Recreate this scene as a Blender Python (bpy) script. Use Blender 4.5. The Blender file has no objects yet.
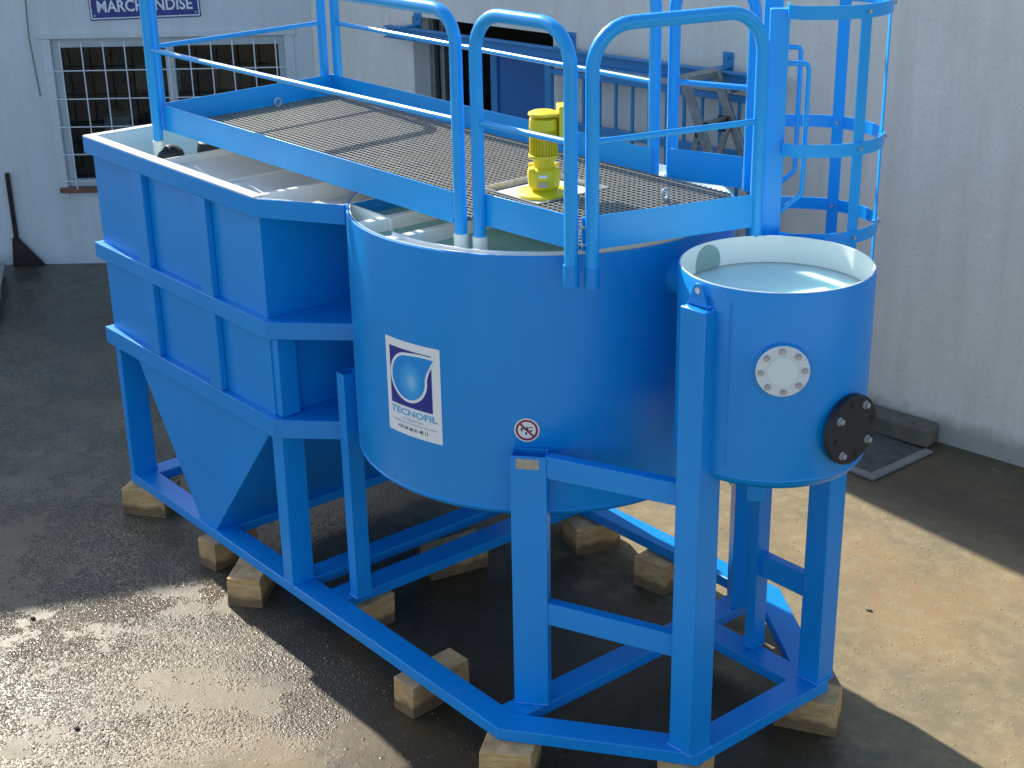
import bpy, bmesh, math, random
from mathutils import Vector, Matrix
random.seed(7)
sc = bpy.context.scene
COL = sc.collection
R = math.radians
WL = {}                       # world location of every object built

# ------------------------------------------------------------------ helpers
def place(o, wl, parent=None):
    WL[o.name] = Vector(wl)
    o.location = Vector(wl) - (WL[parent.name] if parent else Vector((0, 0, 0)))
    if parent: o.parent = parent
    COL.objects.link(o)
    return o

def tag(o, label=None, cat=None, group=None, kind=None):
    if label: o['label'] = label
    if cat: o['category'] = cat
    if group: o['group'] = group
    if kind: o['kind'] = kind
    return o

def thing(name, loc, label, cat, group=None, kind=None):
    o = bpy.data.objects.new(name, None)
    o.empty_display_size = .2
    place(o, loc)
    return tag(o, label, cat, group, kind)

class MB:
    def __init__(s): s.v = []; s.f = []
    def add(s, vs, fs):
        b = len(s.v); s.v += [tuple(v) for v in vs]; s.f += [tuple(b + i for i in f) for f in fs]; return s
    def hexa(s, a, b):
        # a: 4 bottom pts ccw from above, b: 4 top pts
        return s.add(list(a) + list(b), [(3,2,1,0),(4,5,6,7),(0,1,5,4),(1,2,6,5),(2,3,7,6),(3,0,4,7)])
    def box(s, x0, x1, y0, y1, z0, z1):
        p = [(x0,y0),(x1,y0),(x1,y1),(x0,y1)]
        return s.hexa([(x,y,z0) for x,y in p], [(x,y,z1) for x,y in p])
    def obox(s, c, ax, ay, az):
        # centre, three half-axis vectors
        c, ax, ay, az = map(Vector, (c, ax, ay, az))
        bot = [c-ax-ay-az, c+ax-ay-az, c+ax+ay-az, c-ax+ay-az]
        return s.hexa(bot, [p + 2*az for p in bot])
    def prism(s, poly, z0, z1):
        n = len(poly)
        vs = [(x,y,z0) for x,y in poly] + [(x,y,z1) for x,y in poly]
        fs = [tuple(range(n-1,-1,-1)), tuple(range(n,2*n))] + [(i,(i+1)%n,n+(i+1)%n,n+i) for i in range(n)]
        return s.add(vs, fs)
    def beam(s, p, q, w, z0, z1, side=0):
        # horizontal beam p->q ; side 0 centred, +1 lies to the left of p->q
        p = Vector(p[:2]); q = Vector(q[:2]); d = (q-p).normalized(); n = Vector((-d.y, d.x))
        a, b = (-w/2, w/2) if side == 0 else ((0, w) if side > 0 else (-w, 0))
        pl = [p+n*a, q+n*a, q+n*b, p+n*b]
        return s.hexa([(v.x,v.y,z0) for v in pl], [(v.x,v.y,z1) for v in pl])
    def tube(s, path, r, n=12, closed=False, flat=None):
        pts = [Vector(p) for p in path]; m = len(pts)
        t0 = (pts[1]-pts[0]).normalized()
        u = t0.cross(Vector((0,0,1)));
        if u.length < 1e-3: u = t0.cross(Vector((1,0,0)))
        u.normalize(); rings = []
        for i, p in enumerate(pts):
            if closed: t = (pts[(i+1)%m]-pts[i-1]).normalized()
            elif i == 0: t = t0
            elif i == m-1: t = (pts[-1]-pts[-2]).normalized()
            else: t = ((pts[i+1]-p).normalized() + (p-pts[i-1]).normalized()).normalized()
            u = (u - t*u.dot(t)).normalized(); w = t.cross(u)
            rings.append([p + u*(r*math.cos(2*math.pi*k/n)) + w*(r*math.sin(2*math.pi*k/n)) for k in range(n)])
        vs = [v for rg in rings for v in rg]; fs = []
        for i in range(m if closed else m-1):
            a, b = i*n, ((i+1)%m)*n
            fs += [(a+k, a+(k+1)%n, b+(k+1)%n, b+k) for k in range(n)]
        if not closed: fs += [tuple(range(n-1,-1,-1)), tuple((m-1)*n+k for k in range(n))]
        return s.add(vs, fs)
    def cyl(s, p, q, r, n=20, r2=None):
        p, q = Vector(p), Vector(q); t = (q-p).normalized()
        u = t.cross(Vector((0,0,1)))
        if u.length < 1e-3: u = Vector((1,0,0))
        u.normalize(); w = t.cross(u); r2 = r if r2 is None else r2
        vs = [p+u*(r*math.cos(2*math.pi*k/n))+w*(r*math.sin(2*math.pi*k/n)) for k in range(n)]
        vs += [q+u*(r2*math.cos(2*math.pi*k/n))+w*(r2*math.sin(2*math.pi*k/n)) for k in range(n)]
        return s.add(vs, [tuple(range(n-1,-1,-1)), tuple(range(n,2*n))] + [(k,(k+1)%n,n+(k+1)%n,n+k) for k in range(n)])
    def lathe(s, c, prof, n=96, closed_prof=False):
        m = len(prof); vs = []
        for k in range(n):
            a = 2*math.pi*k/n
            vs += [(c[0]+r*math.cos(a), c[1]+r*math.sin(a), z) for r, z in prof]
        fs = []
        for k in range(n):
            a, b = k*m, ((k+1)%n)*m
            for j in range(m if closed_prof else m-1):
                j2 = (j+1)%m
                fs.append((a+j, b+j, b+j2, a+j2))
        return s.add(vs, fs)
    def disc(s, c, r, z, n=64):
        return s.add([(c[0]+r*math.cos(2*math.pi*k/n), c[1]+r*math.sin(2*math.pi*k/n), z) for k in range(n)], [tuple(range(n))])
    def sweepbox(s, path, w, h):
        # flat strap: path of points, w = thickness (horizontal normal), h = height in z
        pts = [Vector(p) for p in path]; m = len(pts); rings = []
        for i, p in enumerate(pts):
            a = pts[max(0,i-1)]; b = pts[min(m-1,i+1)]; t = (b-a).normalized()
            nn = Vector((-t.y, t.x, 0)).normalized()
            rings.append([p-nn*w/2-Vector((0,0,h/2)), p+nn*w/2-Vector((0,0,h/2)), p+nn*w/2+Vector((0,0,h/2)), p-nn*w/2+Vector((0,0,h/2))])
        vs = [v for r_ in rings for v in r_]; fs = [(3,2,1,0), tuple((m-1)*4+k for k in range(4))]
        for i in range(m-1):
            a, b = i*4, i*4+4
            fs += [(a+k, a+(k+1)%4, b+(k+1)%4, b+k) for k in range(4)]
        return s.add(vs, fs)
    def map(s, fn):
        s.v = [tuple(fn(v)) for v in s.v]; return s
    def build(s, name, mat, parent=None, bevel=0, smooth=True, seg=2, angle=35, recalc=True):
        xs = [v[0] for v in s.v]; ys = [v[1] for v in s.v]; zs = [v[2] for v in s.v]
        o0 = Vector(((min(xs)+max(xs))/2, (min(ys)+max(ys))/2, min(zs)))
        me = bpy.data.meshes.new(name)
        me.from_pydata([tuple(Vector(v)-o0) for v in s.v], [], s.f)
        if recalc:
            bm = bmesh.new(); bm.from_mesh(me); bmesh.ops.recalc_face_normals(bm, faces=bm.faces); bm.to_mesh(me); bm.free()
        me.validate(); me.update()
        if smooth:
            for p in me.polygons: p.use_smooth = True
            me.set_sharp_from_angle(angle=R(angle))
        if mat: me.materials.append(mat)
        o = bpy.data.objects.new(name, me)
        place(o, o0, parent)
        if bevel:
            b = o.modifiers.new('bevel', 'BEVEL'); b.width = bevel; b.segments = seg; b.limit_method = 'ANGLE'; b.angle_limit = R(35)
        return o

def text_mb(txt, size, font_w=1.0):
    cu = bpy.data.curves.new('t', 'FONT'); cu.body = txt; cu.size = size; cu.align_x = 'CENTER'; cu.resolution_u = 3
    cu.offset = size*0.018*font_w
    ob = bpy.data.objects.new('t', cu); COL.objects.link(ob)
    dg = bpy.context.evaluated_depsgraph_get(); dg.update()
    me = bpy.data.meshes.new_from_object(ob.evaluated_get(dg))
    mb = MB(); mb.add([v.co for v in me.vertices], [tuple(p.vertices) for p in me.polygons])
    bpy.data.objects.remove(ob); bpy.data.curves.remove(cu); bpy.data.meshes.remove(me)
    return mb

# ------------------------------------------------------------------ materials
class NT:
    def __init__(s, name):
        s.m = bpy.data.materials.new(name); s.m.use_nodes = True; s.t = s.m.node_tree; s.t.nodes.clear()
        s.out = s.n('ShaderNodeOutputMaterial'); s.b = s.n('ShaderNodeBsdfPrincipled'); s.l(s.b.outputs[0], s.out.inputs[0])
        s.tc = s.n('ShaderNodeTexCoord'); s.geo = s.n('ShaderNodeNewGeometry')
    def n(s, t, **k):
        x = s.t.nodes.new(t)
        for a, b in k.items(): setattr(x, a, b)
        return x
    def l(s, a, b): s.t.links.new(a, b)
    def mp(s, scale=(1,1,1), world=True, rot=(0,0,0)):
        m = s.n('ShaderNodeMapping'); m.inputs['Scale'].default_value = scale; m.inputs['Rotation'].default_value = rot
        s.l(s.geo.outputs['Position'] if world else s.tc.outputs['Object'], m.inputs[0]); return m.outputs[0]
    def noise(s, scale, detail=4, rough=.55, vec=None, dist=0):
        x = s.n('ShaderNodeTexNoise'); x.inputs['Scale'].default_value = scale; x.inputs['Detail'].default_value = detail
        x.inputs['Roughness'].default_value = rough; x.inputs['Distortion'].default_value = dist
        s.l(vec or s.geo.outputs['Position'], x.inputs['Vector']); return x.outputs[0]
    def vor(s, scale, vec=None, feature='F1', out=0, rnd=1):
        x = s.n('ShaderNodeTexVoronoi'); x.feature = feature; x.inputs['Scale'].default_value = scale; x.inputs['Randomness'].default_value = rnd
        s.l(vec or s.geo.outputs['Position'], x.inputs['Vector']); return x.outputs[out]
    def ramp(s, fac, stops, interp='LINEAR'):
        x = s.n('ShaderNodeValToRGB'); r = x.color_ramp; r.interpolation = interp
        while len(r.elements) < len(stops): r.elements.new(.5)
        for e, (p, c) in zip(r.elements, stops):
            e.position = p; e.color = (c, c, c, 1) if isinstance(c, (int, float)) else (*c, 1)
        s.l(fac, x.inputs[0]); return x.outputs[0]
    def mix(s, fac, a, b, mode='MIX'):
        x = s.n('ShaderNodeMix'); x.data_type = 'RGBA'; x.blend_type = mode
        for sock, v in ((x.inputs[0], fac), (x.inputs[6], a), (x.inputs[7], b)):
            if isinstance(v, (int, float)): sock.default_value = v if sock == x.inputs[0] else (v, v, v, 1)
            elif isinstance(v, tuple): sock.default_value = (*v, 1)
            else: s.l(v, sock)
        return x.outputs[2]
    def math(s, op, a, b=0, clamp=False):
        x = s.n('ShaderNodeMath'); x.operation = op; x.use_clamp = clamp
        for sock, v in ((x.inputs[0], a), (x.inputs[1], b)):
            if isinstance(v, (int, float)): sock.default_value = v
            else: s.l(v, sock)
        return x.outputs[0]
    def bump(s, h, strength, dist=.01, normal=None):
        x = s.n('ShaderNodeBump'); x.inputs['Strength'].default_value = strength; x.inputs['Distance'].default_value = dist
        s.l(h, x.inputs['Height'])
        if normal: s.l(normal, x.inputs['Normal'])
        return x.outputs[0]
    def set(s, **k):
        for a, v in k.items():
            a = a.replace('_', ' ').title() if a not in ('IOR',) else a
            i = s.b.inputs[a]
            if isinstance(v, (int, float)): i.default_value = v
            elif isinstance(v, tuple): i.default_value = (*v, 1) if i.type == 'RGBA' else v
            else: s.l(v, i)
        return s.m

def m_paint(name, col, rough=.33, dirt=.5, var=.06):
    t = NT(name)
    n1 = t.noise(1.3, 3); n2 = t.noise(40, 4, .6)
    st = t.noise(6, 5, .65, vec=t.mp((1, 1, .12)))
    c = t.mix(t.ramp(n1, [(.3, 0), (.7, 1)]), tuple(x*(1-var) for x in col), tuple(min(1, x*(1+var)) for x in col))
    dust = t.ramp(t.math('MULTIPLY', st, n2), [(.26, 0), (.48, 1)])
    c = t.mix(t.math('MULTIPLY', dust, .16*dirt), c, (.42, .42, .38))
    r = t.math('ADD', t.math('MULTIPLY', n2, .12), rough-.06 )
    r = t.math('ADD', r, t.math('MULTIPLY', dust, .15))
    nb = t.bump(t.noise(90, 2), .04, .004)
    nb = t.bump(t.noise(2.6, 2), .30, .012, nb)
    return t.set(base_color=c, roughness=r, normal=nb)

def m_simple(name, col, rough=.5, metal=0, var=.15, scale=12, bump=0.0, bscale=60):
    t = NT(name)
    n1 = t.noise(scale, 5, .6)
    c = t.mix(t.ramp(n1, [(.25, 0), (.75, 1)]), tuple(x*(1-var) for x in col), tuple(min(1, x*(1+var)) for x in col))
    k = dict(base_color=c, roughness=rough, metallic=metal)
    if bump: k['normal'] = t.bump(t.noise(bscale, 4), bump, .006)
    return t.set(**k)

BLUE = m_paint('blue_gloss_paint', (.001, .27, .74), dirt=.22)
RAILBLUE = m_paint('blue_rail_paint', (.006, .36, .86), rough=.33, dirt=.22)
GATEBLUE = m_paint('faded_blue_paint', (.03, .23, .50), rough=.45, dirt=1)
DOORBLUE = m_paint('door_blue_paint', (.01, .14, .40), rough=.45, dirt=.5)
WHITELINE = m_paint('white_rim_glare', (.88, .89, .84), rough=.3, dirt=.4, var=.04)
YELLOW = m_paint('yellow_machine_paint', (.78, .62, .015), rough=.38, dirt=.5)
GALV = m_simple('galvanised_steel', (.42, .42, .40), .42, .7, .2, 30, .15, 120)
ZINC = m_simple('zinc_bolt', (.46, .48, .50), .45, .55, .15, 40)
ALU = m_simple('weathered_aluminium', (.32, .34, .33), .5, .75, .3, 14, .1)
ALUPAINT = m_simple('grey_window_frame', (.46, .50, .51), .5, 0, .12, 10)
BLACKP = m_simple('black_plastic', (.018, .02, .024), .55, 0, .2, 20, .05)
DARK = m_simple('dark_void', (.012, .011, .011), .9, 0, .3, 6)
RUST = m_simple('rusted_dark_steel', (.03, .02, .017), .75, .2, .5, 14, .4, 40)
SIGHT = m_simple('frosted_acrylic', (.66, .73, .76), .22, 0, .05, 10)
STICKW = m_simple('white_vinyl', (.82, .84, .86), .3, 0, .02, 5)
NAVY = m_simple('navy_vinyl', (.012, .03, .26), .3, 0, .05, 5)
SKYV = m_simple('light_blue_vinyl', (.12, .42, .68), .3, 0, .05, 5)
GREYV = m_simple('pale_grey_print', (.42, .52, .62), .3, 0, .05, 5)
BLACKV = m_simple('black_print', (.03, .03, .04), .4, 0, .1, 5)
REDV = m_simple('red_print', (.30, .02, .04), .35, 0, .1, 5)
BRASSP = m_simple('etched_plate', (.42, .39, .32), .4, .3, .25, 90)
ENAMEL = m_simple('navy_enamel', (.015, .04, .24), .25, 0, .15, 12)
ENAMW = m_simple('white_enamel', (.72, .75, .78), .3, 0, .06, 12)

def m_water(name, tint, depth=.3):
    # clear water with fine suspended matter: lets light through, scatters a little, mirrors the sky at a low angle
    t = NT(name)
    nb = t.bump(t.noise(9, 3, .5), .10, .01)
    tr = t.n('ShaderNodeBsdfTransparent'); tr.inputs[0].default_value = (*tint, 1)
    df = t.n('ShaderNodeBsdfDiffuse'); df.inputs[0].default_value = (*[min(1, x*1.05) for x in tint], 1)
    gl = t.n('ShaderNodeBsdfGlossy'); gl.inputs['Roughness'].default_value = .12; t.l(nb, gl.inputs['Normal'])
    m1 = t.n('ShaderNodeMixShader'); m1.inputs[0].default_value = depth; t.l(tr.outputs[0], m1.inputs[1]); t.l(df.outputs[0], m1.inputs[2])
    fr = t.n('ShaderNodeFresnel'); fr.inputs[0].default_value = 1.33; t.l(nb, fr.inputs['Normal'])
    m2 = t.n('ShaderNodeMixShader'); t.l(fr.outputs[0], m2.inputs[0]); t.l(m1.outputs[0], m2.inputs[1]); t.l(gl.outputs[0], m2.inputs[2])
    t.l(m2.outputs[0], t.out.inputs[0]); return t.m
WATER = m_water('clear_green_water', (.42, .84, .74), .55)
t = NT('milky_aqua_water')
WATERS = t.set(base_color=(.62, 1.0, .86), roughness=.10, IOR=1.15, subsurface_weight=1.0, subsurface_scale=.12, subsurface_radius=(.7, 1.0, 1.0), normal=t.bump(t.noise(9, 3, .5), .08, .01))
t = NT('sticker_drop')
g = t.n('ShaderNodeTexGradient'); g.gradient_type = 'SPHERICAL'
mpn = t.n('ShaderNodeMapping'); mpn.vector_type = 'POINT'; t.l(t.tc.outputs['Generated'], mpn.inputs[0])
mpn.inputs['Location'].default_value = (-.95, -.95, -.82); mpn.inputs['Scale'].default_value = (2.4, 2.4, 2.0)
t.l(mpn.outputs[0], g.inputs[0])
DROP = t.set(base_color=t.ramp(g.outputs[0], [(0, (.0, .27, .72)), (.45, (.05, .40, .80)), (1, (.55, .72, .86))]), roughness=.3)

# wood
t = NT('sawn_timber')
v = t.mp((3, 3, 14), world=False)
w = t.noise(5, 5, .6, vec=v, dist=.6); n2 = t.noise(3, 3)
c = t.mix(t.ramp(w, [(.3, 0), (.7, 1)]), (.50, .27, .10), (.80, .51, .23))
c = t.mix(t.ramp(n2, [(.45, 0), (.7, .55)]), c, (.16, .12, .08))
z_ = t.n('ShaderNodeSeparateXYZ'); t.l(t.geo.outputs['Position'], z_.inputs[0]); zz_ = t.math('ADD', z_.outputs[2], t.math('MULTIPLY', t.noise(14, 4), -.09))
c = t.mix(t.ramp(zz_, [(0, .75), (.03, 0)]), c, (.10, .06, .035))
WOOD = t.set(base_color=c, roughness=.75, normal=t.bump(w, .3, .004))
t = NT('greyed_planks')
w = t.noise(6, 5, .6, vec=t.mp((2, 14, 14)))
GREYWOOD = t.set(base_color=t.mix(w, (.20, .19, .17), (.40, .38, .34)), roughness=.85, normal=t.bump(w, .3, .005))

# rendered white wall with vertical weather streaks and grime
def m_wall(name, base, stain, k=1.0):
    t = NT(name)
    streak = t.noise(7, 6, .65, vec=t.mp((1, 1, .10)))
    big = t.noise(.9, 4, .6); fine = t.noise(60, 4, .6)
    c = t.mix(t.ramp(streak, [(.40, 0), (.66, .55*k)]), base, stain)
    c = t.mix(t.ramp(big, [(.42, 0), (.72, .55*k)]), c, tuple(x*.80 for x in base))
    c = t.mix(t.ramp(fine, [(.30, .35), (.45, 0)]), c, tuple(x*.55 for x in base))
    sp = t.vor(9, out=0)
    c = t.mix(t.ramp(sp, [(.012, .8), (.03, 0)]), c, (.10, .09, .08))
    z = t.n('ShaderNodeSeparateXYZ'); t.l(t.geo.outputs['Position'], z.inputs[0])
    low = t.math('ADD', z.outputs[2], t.math('MULTIPLY', t.noise(5, 5, .65), -.22))
    if k >= 1: c = t.mix(t.ramp(low, [(0, .6), (.10, 0)]), c, (.22, .20, .165))
    hb = t.noise(22, 5, .6)
    return t.set(base_color=c, roughness=.85, normal=t.bump(hb, .35, .012))
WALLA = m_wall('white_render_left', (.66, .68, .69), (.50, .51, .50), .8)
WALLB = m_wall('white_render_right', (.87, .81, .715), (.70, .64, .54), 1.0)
BRICK = m_simple('exposed_brick', (.20, .10, .07), .9, 0, .4, 14, .4)
CONC = m_simple('old_concrete', (.15, .13, .10), .9, 0, .35, 9, .5, 40)
CONCL = m_simple('pale_concrete', (.24, .23, .21), .9, 0, .2, 12, .4, 40)

# yard: worn damp concrete with exposed aggregate
t = NT('yard_concrete')
P = t.geo.outputs['Position']
sep = t.n('ShaderNodeSeparateXYZ'); t.l(P, sep.inputs[0]); X, Y = sep.outputs[0], sep.outputs[1]
n1 = t.noise(.6, 5, .62); n2 = t.noise(2.4, 6, .65); n3 = t.noise(11, 6, .68); n4 = t.noise(120, 3, .6); n5 = t.noise(1.15, 7, .72, vec=t.mp((1,1.5,1), rot=(0,0,.6)))
M = t.math
def S(v, a, b): return t.ramp(v, [(a, 0), (b, 1)])
# dry colour: beige-grey, blotched, with ochre stains and grey cement patches
c = t.mix(S(n2, .30, .70), (.195, .155, .08), (.30, .24, .132))
c = t.mix(M('MULTIPLY', S(n5, .42, .70), .7), c, (.19, .165, .115))
c = t.mix(M('MULTIPLY', S(n1, .50, .62), M('MULTIPLY', S(n3, .40, .62), .8)), c, (.36, .22, .09))
c = t.mix(M('MULTIPLY', S(n3, .44, .74), .6), c, (.16, .135, .095))
c = t.mix(M('MULTIPLY', t.ramp(n3, [(.28, 1), (.50, 0)]), .35), c, (.42, .35, .215))
pitn = t.vor(26, out=0); pitc = t.n('ShaderNodeSeparateColor'); t.l(t.vor(26, out=1), pitc.inputs[0])
pit = M('MULTIPLY', t.ramp(pitn, [(.07, 1), (.16, 0)]), t.ramp(pitc.outputs[0], [(.80, 0), (.86, 1)]))
c = t.mix(M('MULTIPLY', pit, .75), c, (.07, .055, .04))
lgt = M('MULTIPLY', t.ramp(pitn, [(.05, 1), (.12, 0)]), t.ramp(pitc.outputs[1], [(.88, 0), (.92, 1)]))
c = t.mix(M('MULTIPLY', lgt, .7), c, (.55, .52, .46))
c = t.mix(.30, c, t.ramp(n4, [(.32, .55), (.62, 1.15)]), 'MULTIPLY')
# where rain water still stands or has soaked in: left of the yard, foot of the left wall; painted shade: under the machine, along the right wall
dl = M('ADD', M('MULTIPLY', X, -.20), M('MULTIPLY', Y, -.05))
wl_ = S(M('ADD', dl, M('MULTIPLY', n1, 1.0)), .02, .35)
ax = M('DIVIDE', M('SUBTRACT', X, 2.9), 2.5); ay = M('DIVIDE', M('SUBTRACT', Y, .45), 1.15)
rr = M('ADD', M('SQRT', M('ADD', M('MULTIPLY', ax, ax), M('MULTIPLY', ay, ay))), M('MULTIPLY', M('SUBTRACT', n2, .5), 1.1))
under = t.ramp(rr, [(.78, 1), (1.05, 0)])  # the machine's shade, painted into the ground colour
wall_shade = M('MULTIPLY', S(M('SUBTRACT', M('ADD', M('MULTIPLY', n2, .5), Y), 3.45), 0, .3), .75)  # right wall's cast shade, painted as a darker strip of ground
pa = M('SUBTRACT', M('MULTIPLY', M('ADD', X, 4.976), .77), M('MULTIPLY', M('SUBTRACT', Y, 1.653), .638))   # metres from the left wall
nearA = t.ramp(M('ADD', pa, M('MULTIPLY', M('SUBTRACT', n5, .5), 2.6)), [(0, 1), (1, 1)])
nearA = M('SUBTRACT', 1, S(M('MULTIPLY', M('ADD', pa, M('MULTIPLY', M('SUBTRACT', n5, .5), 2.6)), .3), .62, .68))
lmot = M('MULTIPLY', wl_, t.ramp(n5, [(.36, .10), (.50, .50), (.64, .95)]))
wet_and_shade = M('MAXIMUM', M('MAXIMUM', lmot, M('MULTIPLY', nearA, .95)), M('MAXIMUM', under, wall_shade))  # damp at left merged with the painted shade masks
c = t.mix(wet_and_shade, c, t.mix(1.0, c, (.30, .265, .205), 'MULTIPLY'))
# exposed aggregate: proud wet stones in drifts
gm_ = M('MULTIPLY', t.ramp(t.noise(1.7, 6, .68), [(.445, 0), (.49, 1)]), wl_)
fine_ = t.vor(50, out=0); fc_ = t.n('ShaderNodeSeparateColor'); t.l(t.vor(50, out=1), fc_.inputs[0]); fine2 = t.vor(105, out=0)
dome = t.ramp(fine_, [(.0, 1), (.55, 0)], 'EASE'); pick = t.ramp(fc_.outputs[1], [(.30, 0), (.42, 1)])
few = t.ramp(fc_.outputs[1], [(.90, 0), (.93, 1)])
peb = M('MULTIPLY', dome, M('MAXIMUM', M('MULTIPLY', pick, gm_), M('MULTIPLY', few, M('ADD', M('MULTIPLY', wl_, .7), .3))))
c = t.mix(M('MULTIPLY', gm_, .45), c, (.12, .105, .08))
c = t.mix(M('MULTIPLY', peb, .45), c, (.40, .36, .28))
rough = t.mix(wet_and_shade, .88, .46)
rough = t.mix(gm_, rough, .19)
rough = t.mix(M('MULTIPLY', M('SUBTRACT', 1, gm_), wl_), rough, .50)
c = t.mix(M('MULTIPLY', M('MULTIPLY', M('SUBTRACT', 1, gm_), wl_), .6), c, (.13,.115,.085))
chop = M('MULTIPLY', t.ramp(fine2, [(.0, 1), (.6, 0)], 'EASE'), gm_)
nb = t.bump(peb, 1.0, .011); nb = t.bump(chop, .9, .006, nb); nb = t.bump(n4, .22, .004, nb); nb = t.bump(n3, .28, .012, nb); nb = t.bump(pit, .5, -.01, nb)
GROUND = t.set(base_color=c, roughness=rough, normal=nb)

t = NT('window_glass')
tr = t.n('ShaderNodeBsdfTransparent'); gl = t.n('ShaderNodeBsdfGlossy'); gl.inputs['Roughness'].default_value = .02; gl.inputs[0].default_value = (.55,.6,.66,1)
mx = t.n('ShaderNodeMixShader'); fr = t.n('ShaderNodeFresnel'); fr.inputs[0].default_value = 1.5
tr.inputs[0].default_value = (.7, .72, .7, 1)
gb_ = t.bump(t.noise(1.6, 2), .25, .03); t.l(gb_, gl.inputs['Normal']); t.l(fr.outputs[0], mx.inputs[0]); t.l(tr.outputs[0], mx.inputs[1]); t.l(gl.outputs[0], mx.inputs[2]); t.l(mx.outputs[0], t.out.inputs[0])
GLASS = t.m

# ------------------------------------------------------------------ ground
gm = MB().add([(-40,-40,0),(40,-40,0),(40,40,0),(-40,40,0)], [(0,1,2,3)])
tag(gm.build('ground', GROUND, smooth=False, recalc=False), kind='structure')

# ------------------------------------------------------------------ buildings
A0 = Vector((-4.976, 1.653, 0)); tA = Vector((.638, .770, 0)).normalized(); nA = Vector((tA.y, -tA.x, 0))
B0 = Vector((2.619, 4.26, 0)); tB = Vector((.9935, .114, 0)).normalized(); nB = Vector((tB.y, -tB.x, 0))
def wa(u, off, z): return A0 + tA*u + nA*off + Vector((0, 0, z))
def wb(u, off, z): return B0 + tB*u + nB*off + Vector((0, 0, z))
den = tA.x*tB.y - tA.y*tB.x; dd = B0 - A0
sA = (dd.x*tB.y - dd.y*tB.x)/den; sB = (dd.x*tA.y - dd.y*tA.x)/den      # corner in both wall coordinates
ZL = 3.0
def wbox(mb, f, u0, u1, o0, o1, z0, z1):
    return mb.hexa([f(u0,o1,z0), f(u1,o1,z0), f(u1,o0,z0), f(u0,o0,z0)], [f(u0,o1,z1), f(u1,o1,z1), f(u1,o0,z1), f(u0,o0,z1)])
def wall_open(f, u0, u1, z1, ou0, ou1, oz0, oz1, th=.25):
    mb = MB()
    us = [u0, ou0, ou1, u1]; zs = [0, oz0, oz1, z1] if oz0 > 0 else [0, oz1, z1]
    for off in (0, -th):
        for i in range(3):
            for j in range(len(zs)-1):
                if i == 1 and zs[j] >= oz0-1e-6 and zs[j+1] <= oz1+1e-6: continue
                mb.add([f(us[i],off,zs[j]), f(us[i+1],off,zs[j]), f(us[i+1],off,zs[j+1]), f(us[i],off,zs[j+1])], [(0,1,2,3)])
    q = [((ou0,oz0),(ou0,oz1)), ((ou0,oz1),(ou1,oz1)), ((ou1,oz1),(ou1,oz0))] + ([((ou1,oz0),(ou0,oz0))] if oz0 > 0 else [])
    q += [((u0,0),(u0,z1)), ((u0,z1),(u1,z1)), ((u1,z1),(u1,0))]
    for (a, b), (c_, d) in q:
        mb.add([f(a,0,b), f(c_,0,d), f(c_,-th,d), f(a,-th,b)], [(0,1,2,3)])
    return mb
bld = thing('warehouse_building', (-3.3, 3.6, 0), 'white rendered warehouse with grilled window and dark doorway behind the blue machine', 'building')
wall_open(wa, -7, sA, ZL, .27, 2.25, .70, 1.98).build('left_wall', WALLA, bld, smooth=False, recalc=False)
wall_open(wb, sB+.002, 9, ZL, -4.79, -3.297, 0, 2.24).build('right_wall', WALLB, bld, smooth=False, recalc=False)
fp = [wa(-7,-.26,0), wa(sA-.12,-.26,0), wb(sB+.12,-.26,0), wb(9,-.26,0), wb(9,-9,0), wa(-7,-14,0)]
fp2 = [wa(-7,.0,0), wa(sA,0,0), wb(9,0,0), wb(9,-9,0), wa(-7,-14,0)]
roof = MB().prism([(p.x,p.y) for p in fp2], ZL+.001, ZL+.18); roof.build('roof', CONC, bld, smooth=False)
bk = MB(); pp = fp[-1]; q_ = fp[-2]
bk.add([(pp.x,pp.y,0),(q_.x,q_.y,0),(q_.x,q_.y,ZL),(pp.x,pp.y,ZL)], [(0,1,2,3)])
a_ = wa(-7,-.26,0); bk.add([a_, (pp.x,pp.y,0), (pp.x,pp.y,ZL), (a_.x,a_.y,ZL)], [(0,1,2,3)])
a_ = wb(9,-.26,0); bk.add([a_, (q_.x,q_.y,0), (q_.x,q_.y,ZL), (a_.x,a_.y,ZL)], [(0,1,2,3)])
bk.build('back_wall', WALLB, bld, smooth=False)
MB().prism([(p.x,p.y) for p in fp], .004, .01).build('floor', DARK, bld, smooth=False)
# unseen upper storeys, shaped to throw the shadow edges across the yard
us = MB(); p1_, p2_, p4_ = wa(-7,-.02,0), wa(-2.8,-.02,0), wa(-7,-8,0)
us.prism([(p1_.x,p1_.y),(p2_.x,p2_.y),(-5.82,1.88),(-9.5,4.2),(p4_.x,p4_.y)], ZL+.19, 5.06); us.build('shading_storey', WALLA, bld, smooth=False)
us = MB(); wbox(us, wb, sB+.9, -4.35, -7, -.02, ZL+.19, 6.0); us.build('shading_storey', WALLB, bld, smooth=False)
# dark room partitions behind the window and the doorway
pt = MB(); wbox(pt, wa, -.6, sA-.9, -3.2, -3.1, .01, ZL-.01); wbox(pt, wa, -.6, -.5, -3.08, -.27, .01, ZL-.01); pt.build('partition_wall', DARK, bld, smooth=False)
pt = MB(); wbox(pt, wb, sB+1.0, -1.2, -3.2, -3.1, .01, ZL-.01); wbox(pt, wb, -1.3, -1.2, -3.08, -.27, .01, ZL-.01); pt.build('partition_wall', DARK, bld, smooth=False)
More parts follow.
